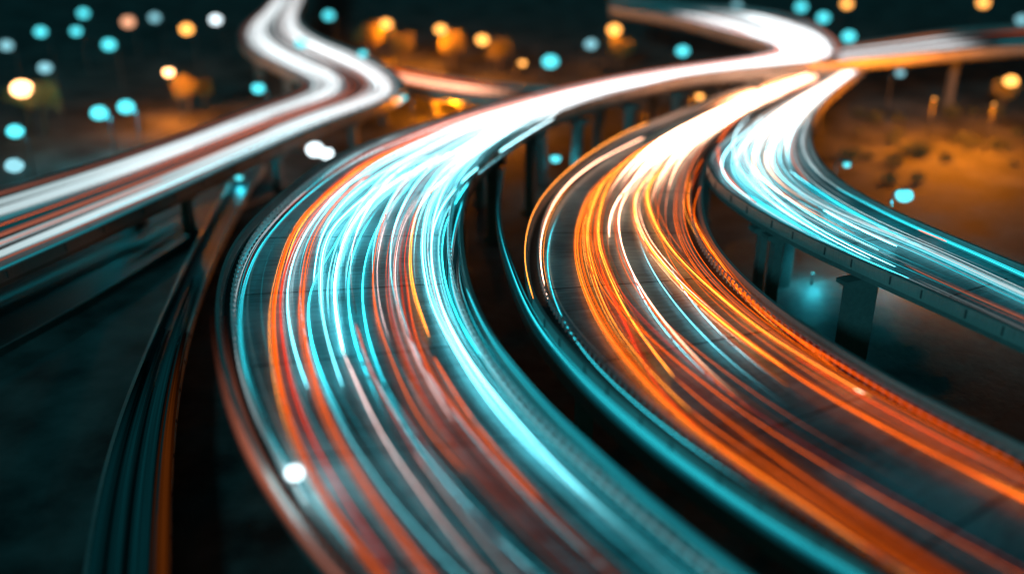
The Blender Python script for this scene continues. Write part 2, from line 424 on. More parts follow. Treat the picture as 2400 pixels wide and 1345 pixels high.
def traced(road, colr, px, wpx, gain=1, z=None, k=.45, n_sat=0, spread=.7, satcol=None, sat_range=(.3, 1.0), zo=.55, soften=0):
    z = {'A': ZA, 'B': ZB, 'C': ZC, 'D': ZD, 'E': ZE, 'G': 11.9, 'I': .5}[road] if z is None else z
    P = catmull([at(x, y, z + zo) for x, y in px], 1.2, 3.5)
    lx, ly = px[-1]; e1 = soften
    if lx > 2400 or lx < 0 or ly > 1345:
        tg = P[-1] - P[-6]; tg /= np.linalg.norm(tg); P = np.vstack([P, P[-1] + tg * (1.2 * np.arange(1, 36)[:, None])]); e1 = .0
    soften = (soften, e1) if soften else 0
    thin = wpx > 4 and road in 'ABC' and not soften
    add_trail(road, colr, P, max(2.1, wpx * .42) if thin else wpx, gain, k, soften)
    T = np.gradient(P, axis=0); N = np.stack([-T[:, 1], T[:, 0], 0 * T[:, 0]], 1); N /= np.linalg.norm(N, axis=1)[:, None]
    if thin:                       # the lamps of many vehicles run side by side
        for j in range(int(wpx * (.4 if road == 'A' and colr in 'RPS' else .85))):
            Q = P.copy(); m = len(P); a0 = int(m * random.uniform(0, .25)); a1 = int(m * random.uniform(.7, 1)); q = np.linspace(0, 1, m)
            o = random.gauss(0, wpx * .030) + .10 * np.sin(q * random.uniform(3, 9) + random.random() * 6)
            Q = Q + N * o[:, None]; Q[:, 2] += random.uniform(-.2, .15); cc = random.choice([colr] * 3 + (satcol or [colr]))
            if a1 - a0 > 12: add_trail(road, cc, Q[a0:a1], random.choice([.9, 1.2, 1.5, 2.0]), min(gain, 1.1) * random.uniform(.4, .95), k * .7, (.12, .22))
    for j in range(int(n_sat * .85 + .5)):
        a = random.random() * .5; b = min(1, a + random.uniform(*sat_range)); i0, i1 = int(a * len(P)), int(b * len(P))
        if i1 - i0 < 12: continue
        q = np.linspace(0, 1, i1 - i0)
        o0 = random.gauss(0, spread); o1 = o0 + random.gauss(0, spread * .4)
        Q = P[i0:i1] + N[i0:i1] * (o0 + (o1 - o0) * q)[:, None]; Q[:, 2] += random.uniform(-.25, .2)
        add_trail(road, random.choice(satcol or [colr]), Q, random.choice([.8, 1.0, 1.3, 1.8]), random.uniform(.4, .9), k, .15)

def laned(road, colr, u0, u1, f0, f1, wpx, gain=1, k=.45, wob=.01, zo=.55, e0=None):
    r = ROADS[road]; n = r['n0']; i0, i1 = max(0, int(f0 * n)), (len(r['A']) if f1 >= 1 else min(n, int(f1 * n)))
    if i1 - i0 < 8: return
    q = np.linspace(0, 1, i1 - i0); ph = random.random() * 6
    u = u0 + (u1 - u0) * (q * q * (3 - 2 * q)) + wob * np.sin(q * 5 + ph)
    P = r['A'][i0:i1] + (r['B'][i0:i1] - r['A'][i0:i1]) * u[:, None]; P = P.copy(); P[:, 2] += zo + random.uniform(-.15, .15)
    add_trail(road, colr, P, wpx, gain, k, ((.28 if e0 is None else e0) if f0 > 0 else .0, .28 if f1 < 1 else .0))

def soft(road, colr, u, sd, f0, f1, n, wpx, gain, k=1, zo=.5, drift=0):
    for j in range(n):
        v = u + sd * (2 * (j + .5) / n - 1) + random.gauss(0, sd * .15); e = 1 - .75 * abs(2 * (j + .5) / n - 1)
        laned(road, colr, v, v + drift, f0 + random.uniform(0, .03), f1 - random.uniform(0, .03) * (f1 < 1), wpx, gain * e * random.uniform(.7, 1.2), k, .004, zo)
# ---- wide middle highway
UP = [(1500,183),(1400,203),(1300,228),(1180,262),(1050,303),(950,342)]
traced('A', 'O', UP + [(860,382),(797,428),(759,461),(714,505),(684,553),(669,597),(655,650),(644,700),(642,753),(647,831),(665,934),(691,1012),(722,1089),(769,1177),(831,1260),(893,1345),(990,1460)], 9, 1.0, k=.6, n_sat=7, spread=.35, satcol=['O', 'O', 'Y', 'R'])
traced('A', 'O', [(869,408),(797,463),(759,514),(729,568),(717,627),(708,700),(709,769),(727,857),(758,960),(800,1043),(851,1130),(913,1218),(965,1290),(1005,1345),(1100,1460)], 8.5, 1.0, k=.5, n_sat=6, spread=.3, satcol=['O', 'O', 'R'])
traced('A', 'W', [(1035,334),(946,377),(842,440),(782,502),(753,553),(741,597),(735,660)], 6.5, 1.0)
traced('A', 'W', [(1035,356),(946,392),(886,437),(821,490),(773,538),(755,597),(751,650),(751,712),(763,779),(784,857),(804,908)], 5.5, 1.0)
traced('A', 'W', [(1500,205),(1400,235),(1280,272),(1150,322),(1040,366),(940,416),(861,476),(833,510),(809,553),(794,597),(785,640),(781,676),(789,753),(805,826)], 9, 3.0, n_sat=8, spread=.5, satcol=['W', 'W', 'T'], zo=.4)
traced('A', 'P', [(805,826),(830,882),(872,981),(913,1053),(965,1125),(1016,1197),(1068,1265),(1130,1345),(1240,1460)], 3.9, 1.0, k=.32, n_sat=2, spread=.18, satcol=['O', 'P', 'R'])
traced('A', 'W', [(1005,333),(946,359),(857,404),(797,446),(753,493),(714,547),(690,597),(675,657),(670,700),(673,727),(683,795),(704,867),(722,911)], 7, 1.0, n_sat=4, spread=.5, satcol=['W', 'P', 'L'])
traced('A', 'R', UP[2:] + [(870,385),(805,434),(745,490),(700,553),(675,610),(658,670),(655,727),(665,815),(683,908),(712,986),(743,1058),(789,1130),(820,1192),(870,1262),(925,1340)], 4, 1.3, n_sat=6, spread=.5, satcol=['R', 'O', 'P', 'S'])
traced('A', 'R', [(832,756),(851,826),(882,893),(924,981),(965,1048),(996,1099)], 4.5, 1.3, n_sat=4, spread=.25, satcol=['R', 'O'])
traced('A', 'P', [(965,1048),(996,1095),(1048,1165),(1120,1250),(1195,1340),(1290,1450)], 3.9, .7, k=.32, n_sat=1, spread=.25, satcol=['R'])
traced('A', 'R', [(939,950),(980,1022),(1017,1084),(1068,1156),(1146,1239),(1240,1345),(1330,1440)], 4, .8, k=.2, n_sat=2, spread=.3, satcol=['R', 'O'])
traced('A', 'O', [(1005,386),(946,428),(913,478),(890,538),(878,597),(872,650),(877,690),(882,743),(913,831),(944,908),(991,1001),(1042,1063),(1091,1107)], 3.2, .8, n_sat=8, spread=.45, satcol=['O', 'R', 'P', 'S'])
traced('A', 'R', [(1005,398),(958,467),(925,538),(913,597),(910,650),(911,695),(924,764),(955,846),(991,929),(1032,996),(1084,1058),(1135,1125),(1207,1193),(1284,1270),(1351,1345),(1440,1440)], 4.2, 1.2, k=.14, n_sat=12, spread=.5, satcol=['R', 'O', 'O', 'S'])
traced('A', 'R', [(973,496),(955,553),(946,597),(950,650),(955,691),(965,764),(996,857),(1042,939),(1110,1012),(1171,1089),(1248,1167),(1362,1270),(1429,1345),(1520,1430)], 4.2, 1.3, k=.18, n_sat=10, spread=.4, satcol=['R', 'O', 'O'])
traced('A', 'Y', [(1050,413),(1000,455),(973,508),(964,568),(962,627),(970,680),(985,730),(1006,789)], 3, .8, n_sat=2, spread=.3)
traced('A', 'O', [(1017,836),(1058,908),(1110,991),(1171,1063),(1215,1118),(1264,1172)], 3.4, 1.1, n_sat=4, spread=.6, satcol=['O', 'R'])
traced('A', 'P', [(1100,368),(1035,413),(982,464),(946,523),(928,597),(924,650),(930,700),(939,743),(965,815),(996,882),(1032,944),(1063,988)], 5, .8, n_sat=6, spread=.25, satcol=['P', 'L', 'S'])
traced('A', 'W', [(1250,278),(1180,310),(1100,350),(1040,420),(1005,478),(991,538),(988,597),(996,650),(1011,717),(1048,789),(1103,882),(1171,975),(1248,1060),(1336,1133),(1439,1228),(1543,1330),(1640,1420)], 4.5, 1.1, k=.02, n_sat=6, spread=.7, satcol=['W', 'W', 'L', 'T'])
traced('A', 'W', [(1300,275),(1210,330),(1130,385),(1065,443),(1023,508),(1010,560),(1010,597),(1021,676),(1047,753),(1083,820),(1155,924),(1222,1001),(1289,1079),(1362,1151),(1465,1244),(1568,1340),(1680,1430)], 3.9, 1.3, k=.05, n_sat=6, spread=.6, satcol=['W', 'L', 'T', 'P'])
traced('A', 'T', [(1085,470),(1066,530),(1057,590),(1057,676),(1093,769),(1150,867),(1222,960),(1310,1048),(1388,1115),(1491,1203),(1610,1300),(1730,1395)], 12, .9, k=.6, n_sat=8, spread=.5, satcol=['T', 'T', 'L'])  # teal reflections on the right rail, put in as glowing tubes
traced('A', 'T', [(1093,676),(1125,753),(1165,820),(1218,885),(1285,962),(1350,1024),(1427,1094),(1510,1172),(1610,1255),(1720,1340),(1830,1420)], 10, .8, k=.5, n_sat=2, spread=.3, satcol=['T'], zo=.9)  # lit top of the right rail, also made of glowing tubes
traced('A', 'T', [(1010,290),(950,312),(880,340),(810,378),(745,425),(690,470)], 10, .5, n_sat=3, spread=.6, satcol=['T', 't'])  # teal lit shoulder rail, put in as glowing tubes
traced('A', 'L', [(745,425),(690,470),(640,520),(595,575),(565,640),(550,700),(546,760),(552,830),(575,915),(600,985),(640,1060),(690,1130)], 4, .6, k=.3, n_sat=3, spread=.25, satcol=['L', 'T'])  # pale lit left rail, put in as glowing lines
traced('A', 'T', [(900,345),(820,385),(755,430),(700,475),(650,525),(606,580),(578,640),(562,700),(558,760),(564,830),(586,915),(612,985),(652,1060),(705,1135),(770,1215),(830,1290)], 5, 1.6, k=.5, zo=.9)  # lit rail line made to glow so that it lights the shoulder
for dx in (-20, -15, -10, -5, 0, 5, 10, 15, 20):
    traced('A', 'S', [(510 + dx,740),(516 + dx,800),(528 + dx,870),(542 + dx,930),(568 + dx,1010),(604 + dx,1090),(646 + dx,1160),(696 + dx,1232),(760 + dx,1310),(830 + dx,1385)], 5.5, .8 - .03 * abs(dx), k=.45, zo=.7, soften=.4)
traced('A', 'T', [(850,640),(835,760),(860,900),(930,1060),(1010,1180),(1100,1300),(1200,1420)], 5, .25, k=.12, n_sat=6, spread=1.5, satcol=['t', 'T'])
for j in range(44):        # the merged far stretch
    u = random.uniform(.10, .86); c = random.choice('WWWWLPSW') if u > .2 else random.choice('SPRO')
    laned('A', c, u, u + random.gauss(0, .04), random.uniform(.07, .24), random.uniform(.52, .80), random.uniform(4, 8), random.uniform(.8, 1.3), e0=.07)
soft('A', 'S', .955, .02, .1, .56, 5, 4, .9, zo=1.0)  # salmon light on the right parapet, put in as glowing tubes
soft('A', 'S', .05, .03, .3, .62, 5, 4, .8, zo=.9)
for j in range(22):
    u = random.uniform(.14, .9); laned('A', random.choice('WWWLP') if u > .25 else random.choice('SRPW'), u, u + random.gauss(0, .03), random.uniform(.3, .48), random.uniform(.66, .86), random.uniform(1.8, 4), random.uniform(.7, 1.1))
for j in range(10):
    u = random.uniform(.3, .86); laned('A', random.choice('WTL'), u, u + random.gauss(0, .02), random.uniform(.3, .45), random.uniform(.5, .6), random.uniform(2, 4), .8)

for px in ([(900,430),(830,500),(770,600),(724,680),(722,760),(745,860),(790,960),(850,1070)], [(1010,400),(940,455),(880,540),(850,640),(852,740),(880,850),(925,950),(980,1050)],
           [(900,470),(850,540),(820,620),(815,700),(830,800),(868,900),(920,1010)], [(1150,370),(1090,440),(1045,520),(1035,600),(1050,690),(1090,780),(1150,870),(1230,970)]):
    traced('A', 'T', px, 2.2, 8, zo=.3, k=.3, soften=.3)  # low teal tubes added to light the road surface
for u, c, gn in ((.16, 'T', .5), (.24, 'T', .6), (.31, 'W', .3), (.36, 'T', .7), (.43, 'T', .5), (.5, 'W', .35), (.54, 'T', .8), (.62, 'T', .6), (.7, 'W', .25), (.74, 'T', .7), (.8, 'T', .8), (.86, 'T', 1.0), (.9, 'T', 1.0)):
    laned('A', c, u, u - random.uniform(0, .02), random.uniform(.74, .82), 1, 1.4, gn * .9, k=.8, zo=.4)
# ---- orange highway
traced('B', 'O', [(1560,318),(1481,363),(1437,408),(1392,443),(1365,503),(1353,547),(1354,607),(1365,650),(1374,680),(1408,753),(1455,826),(1517,898),(1584,970),(1666,1035),(1733,1080),(1821,1135),(1910,1197),(1998,1258),(2131,1345),(2260,1430)], 8, 1.1, k=.4, n_sat=12, spread=.45, satcol=['O', 'O', 'Y', 'R'])
traced('B', 'Y', [(1520,345),(1470,375),(1419,417),(1386,488),(1374,532),(1377,592),(1392,650),(1429,743),(1481,820),(1543,893),(1620,965)], 5.5, .8, n_sat=8, spread=.4, satcol=['Y', 'O', 'O'])
traced('B', 'O', [(1620,965),(1723,1040),(1800,1092),(1900,1160),(2010,1235),(2150,1325),(2300,1420)], 11, .75, k=.32, n_sat=7, spread=.5, satcol=['O', 'o', 'R'])
traced('B', 'R', [(1395,532),(1401,607),(1416,655),(1455,735),(1495,825),(1543,919),(1610,985),(1698,1063),(1800,1145)], 6, 1.5, k=.5, n_sat=4, spread=.4, satcol=['R'])
traced('B', 'Y', [(1540,330),(1466,378),(1422,440),(1404,503),(1398,547),(1410,607),(1429,650),(1465,728),(1517,805),(1579,883)], 6, .85, n_sat=8, spread=.35, satcol=['Y', 'O', 'O', 'R'])
traced('B', 'O', [(1579,883),(1646,945),(1723,1001),(1795,1052),(1865,1105),(1976,1182),(2087,1255),(2219,1338),(2340,1410)], 9, .7, k=.4, n_sat=8, spread=.5, satcol=['O', 'O', 'R', 'o'])
traced('B', 'F', [(1600,340),(1540,375),(1490,417),(1443,473),(1425,518),(1428,556)], 4, 1.0, n_sat=3, spread=.3, satcol=['Y', 'F'])
traced('B', 'F', [(1530,400),(1480,440),(1448,503),(1451,547),(1466,607),(1487,650),(1527,717),(1594,800),(1651,862),(1723,924),(1800,988)], 3.2, .6, n_sat=3, spread=.2, satcol=['F', 'O'], soften=.3)
traced('B', 'L', [(1723,924),(1800,988),(1865,1043),(1976,1115),(2087,1188),(2219,1263),(2374,1348),(2500,1410)], 5, .12, k=.3)
traced('B', 'Y', [(1560,380),(1510,420),(1484,470),(1488,510),(1508,562),(1541,607),(1579,650),(1594,668),(1672,739),(1734,788),(1800,838),(1850,870)], 7, 1.0, n_sat=10, spread=.35, satcol=['Y', 'F', 'O', 'O'])
traced('B', 'O', [(1764,812),(1830,858),(1910,914),(1998,962),(2087,1011),(2197,1069),(2308,1122),(2400,1170),(2520,1230)], 8, 1.25, k=1.1, n_sat=8, spread=.35, satcol=['O', 'Y', 'O'])
traced('B', 'Y', [(1600,370),(1545,405),(1514,440),(1520,482),(1544,541),(1579,592),(1630,645),(1693,701),(1749,746),(1804,788),(1865,826),(1954,880),(2042,930)], 6, .9, n_sat=10, spread=.4, satcol=['Y', 'O', 'O', 'R'])
traced('B', 'O', [(1648,372),(1615,428),(1611,488),(1630,532),(1660,577),(1700,634),(1756,703),(1808,750),(1870,795),(1963,866)], 6, 1.1, n_sat=12, spread=.45, satcol=['O', 'R', 'R', 'Y'])
traced('B', 'O', [(1648,423),(1626,478),(1625,520),(1656,579),(1700,646),(1749,700),(1821,759),(1888,806),(1976,857),(2042,900),(2109,940),(2197,990),(2300,1040),(2400,1092)], 4, .8, k=.4, n_sat=9, spread=.35, satcol=['O', 'R', 'R'])
traced('B', 'R', [(1865,838),(1954,887),(2042,949),(2153,1002),(2295,1075)], 5, 1.6, k=.8, n_sat=5, spread=.3, satcol=['O', 'R'])
traced('B', 'o', [(1600,650),(1635,720),(1688,785),(1755,842),(1848,905)], 2.6, 1.2, n_sat=3, spread=.5, satcol=['o', 'R'])
traced('B', 'F', [(1510,322),(1428,362),(1377,393),(1318,445),(1284,503),(1267,562),(1268,637),(1284,700)], 3.4, .75, n_sat=4, spread=.22, satcol=['O', 'Y', 'F'])
traced('B', 'Y', [(1520,287),(1466,310),(1407,343),(1347,385),(1303,424),(1264,469),(1240,520),(1229,580),(1232,640),(1250,700)], 3, .75, zo=.95, n_sat=1, spread=.1, satcol=['O'])
traced('B', 't', [(1318,488),(1294,532),(1282,592),(1285,650),(1310,733),(1362,820),(1410,875),(1500,955),(1600,1035),(1720,1115),(1850,1200)], 3.5, 5, k=.7, zo=.35, soften=.2)  # faint teal line, brightened to light the left shoulder
traced('B', 'R', [(1999,908),(2014,915),(2030,922)], 8, 1.5)
traced('B', 'F', [(2001,910),(2014,916),(2028,922)], 4.5, 1.3, zo=.75)
for j in range(36):
    u = random.uniform(.12, .95); c = random.choice('FFFYWO') if .3 < u < .85 else random.choice('OYFO')
    laned('B', c, u, u + random.gauss(0, .03), 0, random.uniform(.25, .38), random.uniform(4, 8), random.uniform(.7, 1.2))
for j in range(22):
    u = random.uniform(.40, .80); laned('B', random.choice('FFF'), u, u + random.gauss(0, .02), random.uniform(.0, .2), random.uniform(.46, .66), random.uniform(2, 4.5), random.uniform(1.5, 3.5), zo=.4)
for j in range(8):
    u = random.uniform(.3, .5); laned('B', random.choice('RooO'), u, u, random.uniform(.4, .6), random.uniform(.7, 1), random.uniform(1.2, 2.2), .7)

for px in ([(1490,540),(1520,620),(1580,710),(1660,800),(1750,880),(1850,955)], [(1560,600),(1600,680),(1665,760),(1745,835),(1830,900)], [(1470,600),(1500,690),(1560,780),(1640,865),(1730,945)]):
    traced('B', 'W', px, 1.3, .9, zo=.3, k=.2, soften=.35)  # low white tubes added to brighten and cool the surface below
for j in range(16):
    u = random.choice([random.uniform(.30, .42), random.uniform(.66, .88)]); laned('B', random.choice('OOORR'), u, u + random.gauss(0, .015), random.uniform(.3, .6), random.choice([1, 1, random.uniform(.85, .97)]), random.uniform(1.2, 2.0), random.uniform(.5, 1.1), k=.5)
# ---- right highway
traced('C', 'W', [(1760,270),(1728,300),(1716,350),(1735,400),(1770,443),(1823,487),(1897,533),(1972,576),(2039,606)], 5.5, 1.0, n_sat=6, spread=.35, satcol=['W', 'T'])
traced('C', 'W', [(1790,270),(1755,310),(1745,355),(1760,400),(1808,460),(1879,512),(1953,557),(2028,594),(2098,625)], 5.5, 1.0, n_sat=8, spread=.4, satcol=['W', 'T', 'P'])
traced('C', 'W', [(1810,290),(1780,330),(1775,375),(1800,425),(1850,470),(1897,502),(1972,545),(2059,586)], 5, 1.0, n_sat=8, spread=.5, satcol=['W', 'T', 'L'])
traced('C', 'W', [(1931,493),(1990,527),(2046,553),(2102,577)], 9, 1.2, n_sat=2, spread=.25)
traced('C', 'L', [(1835,330),(1815,380),(1850,430),(1900,468),(1975,505),(2060,540),(2120,562),(2232,612),(2343,664),(2420,700),(2520,745)], 12, .75, n_sat=8, spread=.7, satcol=['T', 'T', 'L'])
traced('C', 'S', [(1780,330),(1765,370),(1790,420),(1850,462),(1931,505)], 5, .7, n_sat=2)
traced('C', 'O', [(2146,536),(2180,550),(2228,570)], 9, .7)
traced('C', 'L', [(1900,270),(1880,322),(1890,374),(1935,423),(2009,467),(2083,504)], 9, .7, n_sat=4, spread=.5, satcol=['L', 't'])
traced('C', 'T', [(1960,440),(2083,506),(2158,540),(2230,570),(2320,610),(2430,660)], 12, 1.0, k=.5, n_sat=6, spread=.8, satcol=['T', 't'])
traced('C', 'S', [(1870,290),(1852,340),(1860,388),(1897,432)], 8, .8, n_sat=2, spread=.3)
traced('C', 'O', [(1760,250),(1705,300),(1686,333),(1680,365),(1690,395),(1723,438),(1775,478)], 4, .9, n_sat=6, spread=.3, satcol=['O', 'S', 'R'])
traced('C', 'S', [(2120,620),(2190,655),(2269,690),(2400,745),(2520,800)], 9, .3, n_sat=3, spread=.4, satcol=['S', 'o'])
traced('C', 'L', [(2150,655),(2250,700),(2400,770),(2520,825)], 7, .15, n_sat=2, spread=.3, satcol=['L'])
for j in range(24):
    u = random.uniform(.1, .85); laned('C', random.choice('WWWLF'), u, u + random.gauss(0, .04), 0, random.uniform(.55, .82), random.uniform(4, 9), random.uniform(.7, 1.2))
traced('C', 'T', [(1850,400),(1920,450),(2000,500),(2090,545),(2180,590),(2290,640),(2420,700)], 9, 2.5, k=.7, n_sat=4, zo=.35)  # low tube added to turn the deck surface teal
traced('C', 'T', [(1750,455),(1823,500),(1897,545),(1972,585),(2046,618),(2130,652)], 7, 2.5, n_sat=3, zo=.35)  # second low tube added for the teal glow on the deck
# ---- upper left highway
for u, c, wp, gn in ((.07, 'S', 12, .35), (.20, 'L', 26, 1.0), (.32, 'L', 34, 1.2), (.42, 't', 16, .8), (.56, 't', 14, .3), (.64, 'S', 14, .35),
                     (.72, 'L', 26, .95), (.81, 'L', 24, 1.1), (.88, 'S', 10, .45), (.94, 't', 8, .5)):
    laned('D', c, u, u + random.gauss(0, .015), 0, 1, wp, gn * .5, k=.9)
for j in range(34):
    u = random.choice([random.gauss(.27, .08), random.gauss(.76, .07), random.uniform(.06, .92)]); laned('D', random.choice('WWLLLW'), u, u, random.uniform(0, .1), random.uniform(.6, 1.0), random.uniform(6, 12), random.uniform(.4, .9))
for j in range(26):
    u = random.uniform(.1, .95); laned('D', random.choice('SSTtO'), u, u, random.uniform(.2, .6), random.uniform(.85, 1.05), random.uniform(2, 5), random.uniform(.3, .8))
for j in range(9):
    u = random.uniform(.1, .95); a = random.uniform(.4, .8); laned('D', random.choice('STSL'), u, u, a, a + random.uniform(.05, .2), random.uniform(5, 9), .6)
for j in range(10):
    u = .12 + .075 * j; laned('C', 'T' if j % 3 else 'L', u, u, random.uniform(.3, .45), random.uniform(.85, .98), 2.0, random.uniform(.8, 1.4), .5, zo=.3)
# ---- low road, far roads, ramp
for u, c, sd, gn, f0 in ((.12, 't', .05, .30, .62), (.36, 't', .07, .34, .56), (.66, 't', .12, .42, .42), (.91, 'o', .07, .62, .56)):
    soft('E', c, u, sd * 1.5, f0, 1, 16, 6.0, gn * .17)
for u, c, wp, gn in ((.1, 'o', 8, 1.2), (.3, 'L', 9, .9), (.5, 'L', 10, 1.0), (.6, 'P', 8, .4), (.75, 'T', 8, .6)):
    laned('F', c, u, u, 0, .62, wp, gn)
laned('F', 'O', .25, .3, .5, 1, 8, .6); laned('F', 't', .7, .7, .55, .85, 9, .8)
for u, c, wp, gn in ((.12, 'O', 8, .6), (.3, 'O', 10, .7), (.4, 'F', 9, .35), (.58, 'F', 9, .35), (.75, 'O', 10, .6), (.9, 'O', 8, .5)):
    laned('H', c, u, u, 0, .8, wp, gn)
for u, a, b, sd, gn in ((.15, .25, 1, .12, .2), (.45, .3, .55, .14, .25), (.8, .55, .68, .14, .3), (.75, .80, .9, .14, .4), (.5, .88, 1, .1, .2)):
    soft('I', 't', u, sd, a, b, 8, 3.5, gn)  # teal lit ground patches put in as dim glowing tubes
for u, sd, f0, gn, wp in ((.3, .12, .1, .8, 2.2), (.5, .3, .45, 1.0, 4), (.8, .08, .3, .7, 2.5), (.25, .15, .55, 1.2, 4)):
    soft('G', 'T', u, sd, f0, 1, 5, wp, gn, k=.5)  # lit bands of the wall, made as teal glowing tubes

WHERE = {'A': 'the middle highway', 'B': 'the orange highway', 'C': 'the right highway', 'D': 'the left highway', 'E': 'the low road',
         'F': 'the far road', 'G': 'the thin ramp', 'I': 'the ground road', 'H': 'the distant road'}
ORD = ['first', 'second', 'third', 'fourth', 'fifth', 'sixth', 'seventh', 'eighth', 'ninth', 'tenth', 'eleventh', 'twelfth', 'thirteenth', 'fourteenth', 'fifteenth',
       'sixteenth', 'seventeenth', 'eighteenth', 'nineteenth', 'twentieth'] + ['%dth' % i for i in range(21, 90)]
def lateral(road, P):
    r = ROADS[road]; p = P[len(P) // 2]; c = (r['A'] + r['B']) / 2
    i = int(np.argmin(np.linalg.norm(c[:, :2] - p[:2], axis=1)))
    return float(np.dot(p - r['A'][i], r['D'][i]))
def seen(t):
    P = t[2]; y = proj_y(P); depth = (P[:, 1] * math.cos(PITCH) + (CAMZ - P[:, 2]) * math.sin(PITCH))
    x = 1200 + FPX * P[:, 0] / depth; ok = (x > 0) & (x < 2400) & (y > 0) & (y < 1345)
    L = np.linalg.norm(np.diff(np.stack([x, y], 1), axis=0), axis=1)
    return float((L * ok[1:] * (t[3] / depth[1:])).sum())
TR.sort(key=seen, reverse=True)
REST, TR = TR[300:], TR[:300]
buckets = {}
for t in TR:
    t.append(lateral(t[0], t[2])); wd = 'thin' if t[3] < .045 else ('broad' if t[3] > .11 else 'slim')
    ln = arclen(t[2])[-1]; ln = 'long' if ln > 110 else ('medium' if ln > 45 else 'short')
    pm = float(proj_y(t[2][[0, len(t[2]) // 2, -1]])[1]); zone = 'far' if pm < 300 else ('near' if pm > 800 else 'middle')
    t.append((t[0], ln, wd, CNAME[t[1]], zone)); buckets.setdefault(t[-1], []).append(t)
for key, lst in buckets.items():
    lst.sort(key=lambda q: q[-2])
    for i, t in enumerate(lst):
        road, ln, wd, cn, zone = key
        base = '%s %s %s light trail on %s of %s' % (ln, wd, cn, {'far': 'far end', 'near': 'near end', 'middle': 'middle'}[zone], WHERE[road])
        t.append(base if len(lst) == 1 else base + ', ' + ORD[i] + ' from left')

def trail_into(mb, vcs, t):
    road, c, P, rad, gain, k, ends = t[:7]
    P = resample(P, 1.6 if len(P) > 20 else .5)
    n = len(P); s = arclen(P); L = s[-1]
    if isinstance(ends, tuple) and isinstance(ends[0], bool) or not ends: ends = (0, 0); e = 0
    else: ends = ends if isinstance(ends, tuple) else (ends, ends); e = 1
    tp = [np.clip(x_ / (L * v if v else min(1.2, L * .2)), 0, 1) for x_, v in ((s, ends[0]), (L - s, ends[1]))]
    tp = [q * q * (3 - 2 * q) if v else q ** .5 for q, v in zip(tp, ends)]
    tap = np.minimum(*tp)
    rr = rad * (.4 + .6 * tap) * np.clip(1 + .15 * np.sin(s * .05 + random.random() * 6), .7, 1.3)
    sides = 5; mb.tube(P, rr, sides)
    f = fade(proj_y(P), k) * gain * (1 + .25 * np.sin(s * .08 + random.random() * 6)) * ((.02 + .98 * tap) if e else (.7 + .3 * tap))
    vc = np.ones((n * sides, 4), np.float32); cc = np.array(COLS[c])
    if c in 'WTL':                 # the far headlamps merge to a neutral white
        q = np.clip((430 - proj_y(P)) / 170, 0, 1)[:, None]; C_ = cc[None, :] * (1 - q) + np.array((4.2, 4.5, 4.6))[None, :] * (.8 if c != 'L' else .45) * q
    else: C_ = np.repeat(cc[None, :], n, 0)
    vc[:, :3] = np.repeat(f[:, None] * C_, sides, axis=0)
    vcs.append(vc)
for t in TR:
    mb = MB(); vcs = []; trail_into(mb, vcs, t)
    o = mb.build('light_trail', M['glow'], None, True, vcol=np.vstack(vcs))
    tag(o, t[-1], 'light trail', 'light trails along ' + WHERE[t[0]])
if REST:
    mb = MB(); vcs = []
    for t in REST: trail_into(mb, vcs, t)
    tag(mb.build('fine_light_trails', M['glow'], None, True, vcol=np.vstack(vcs)), 'hair thin coloured light trails scattered between the larger ones on all highways', 'light trails', kind='stuff')
print('TRAILS', len(TR), len(REST))

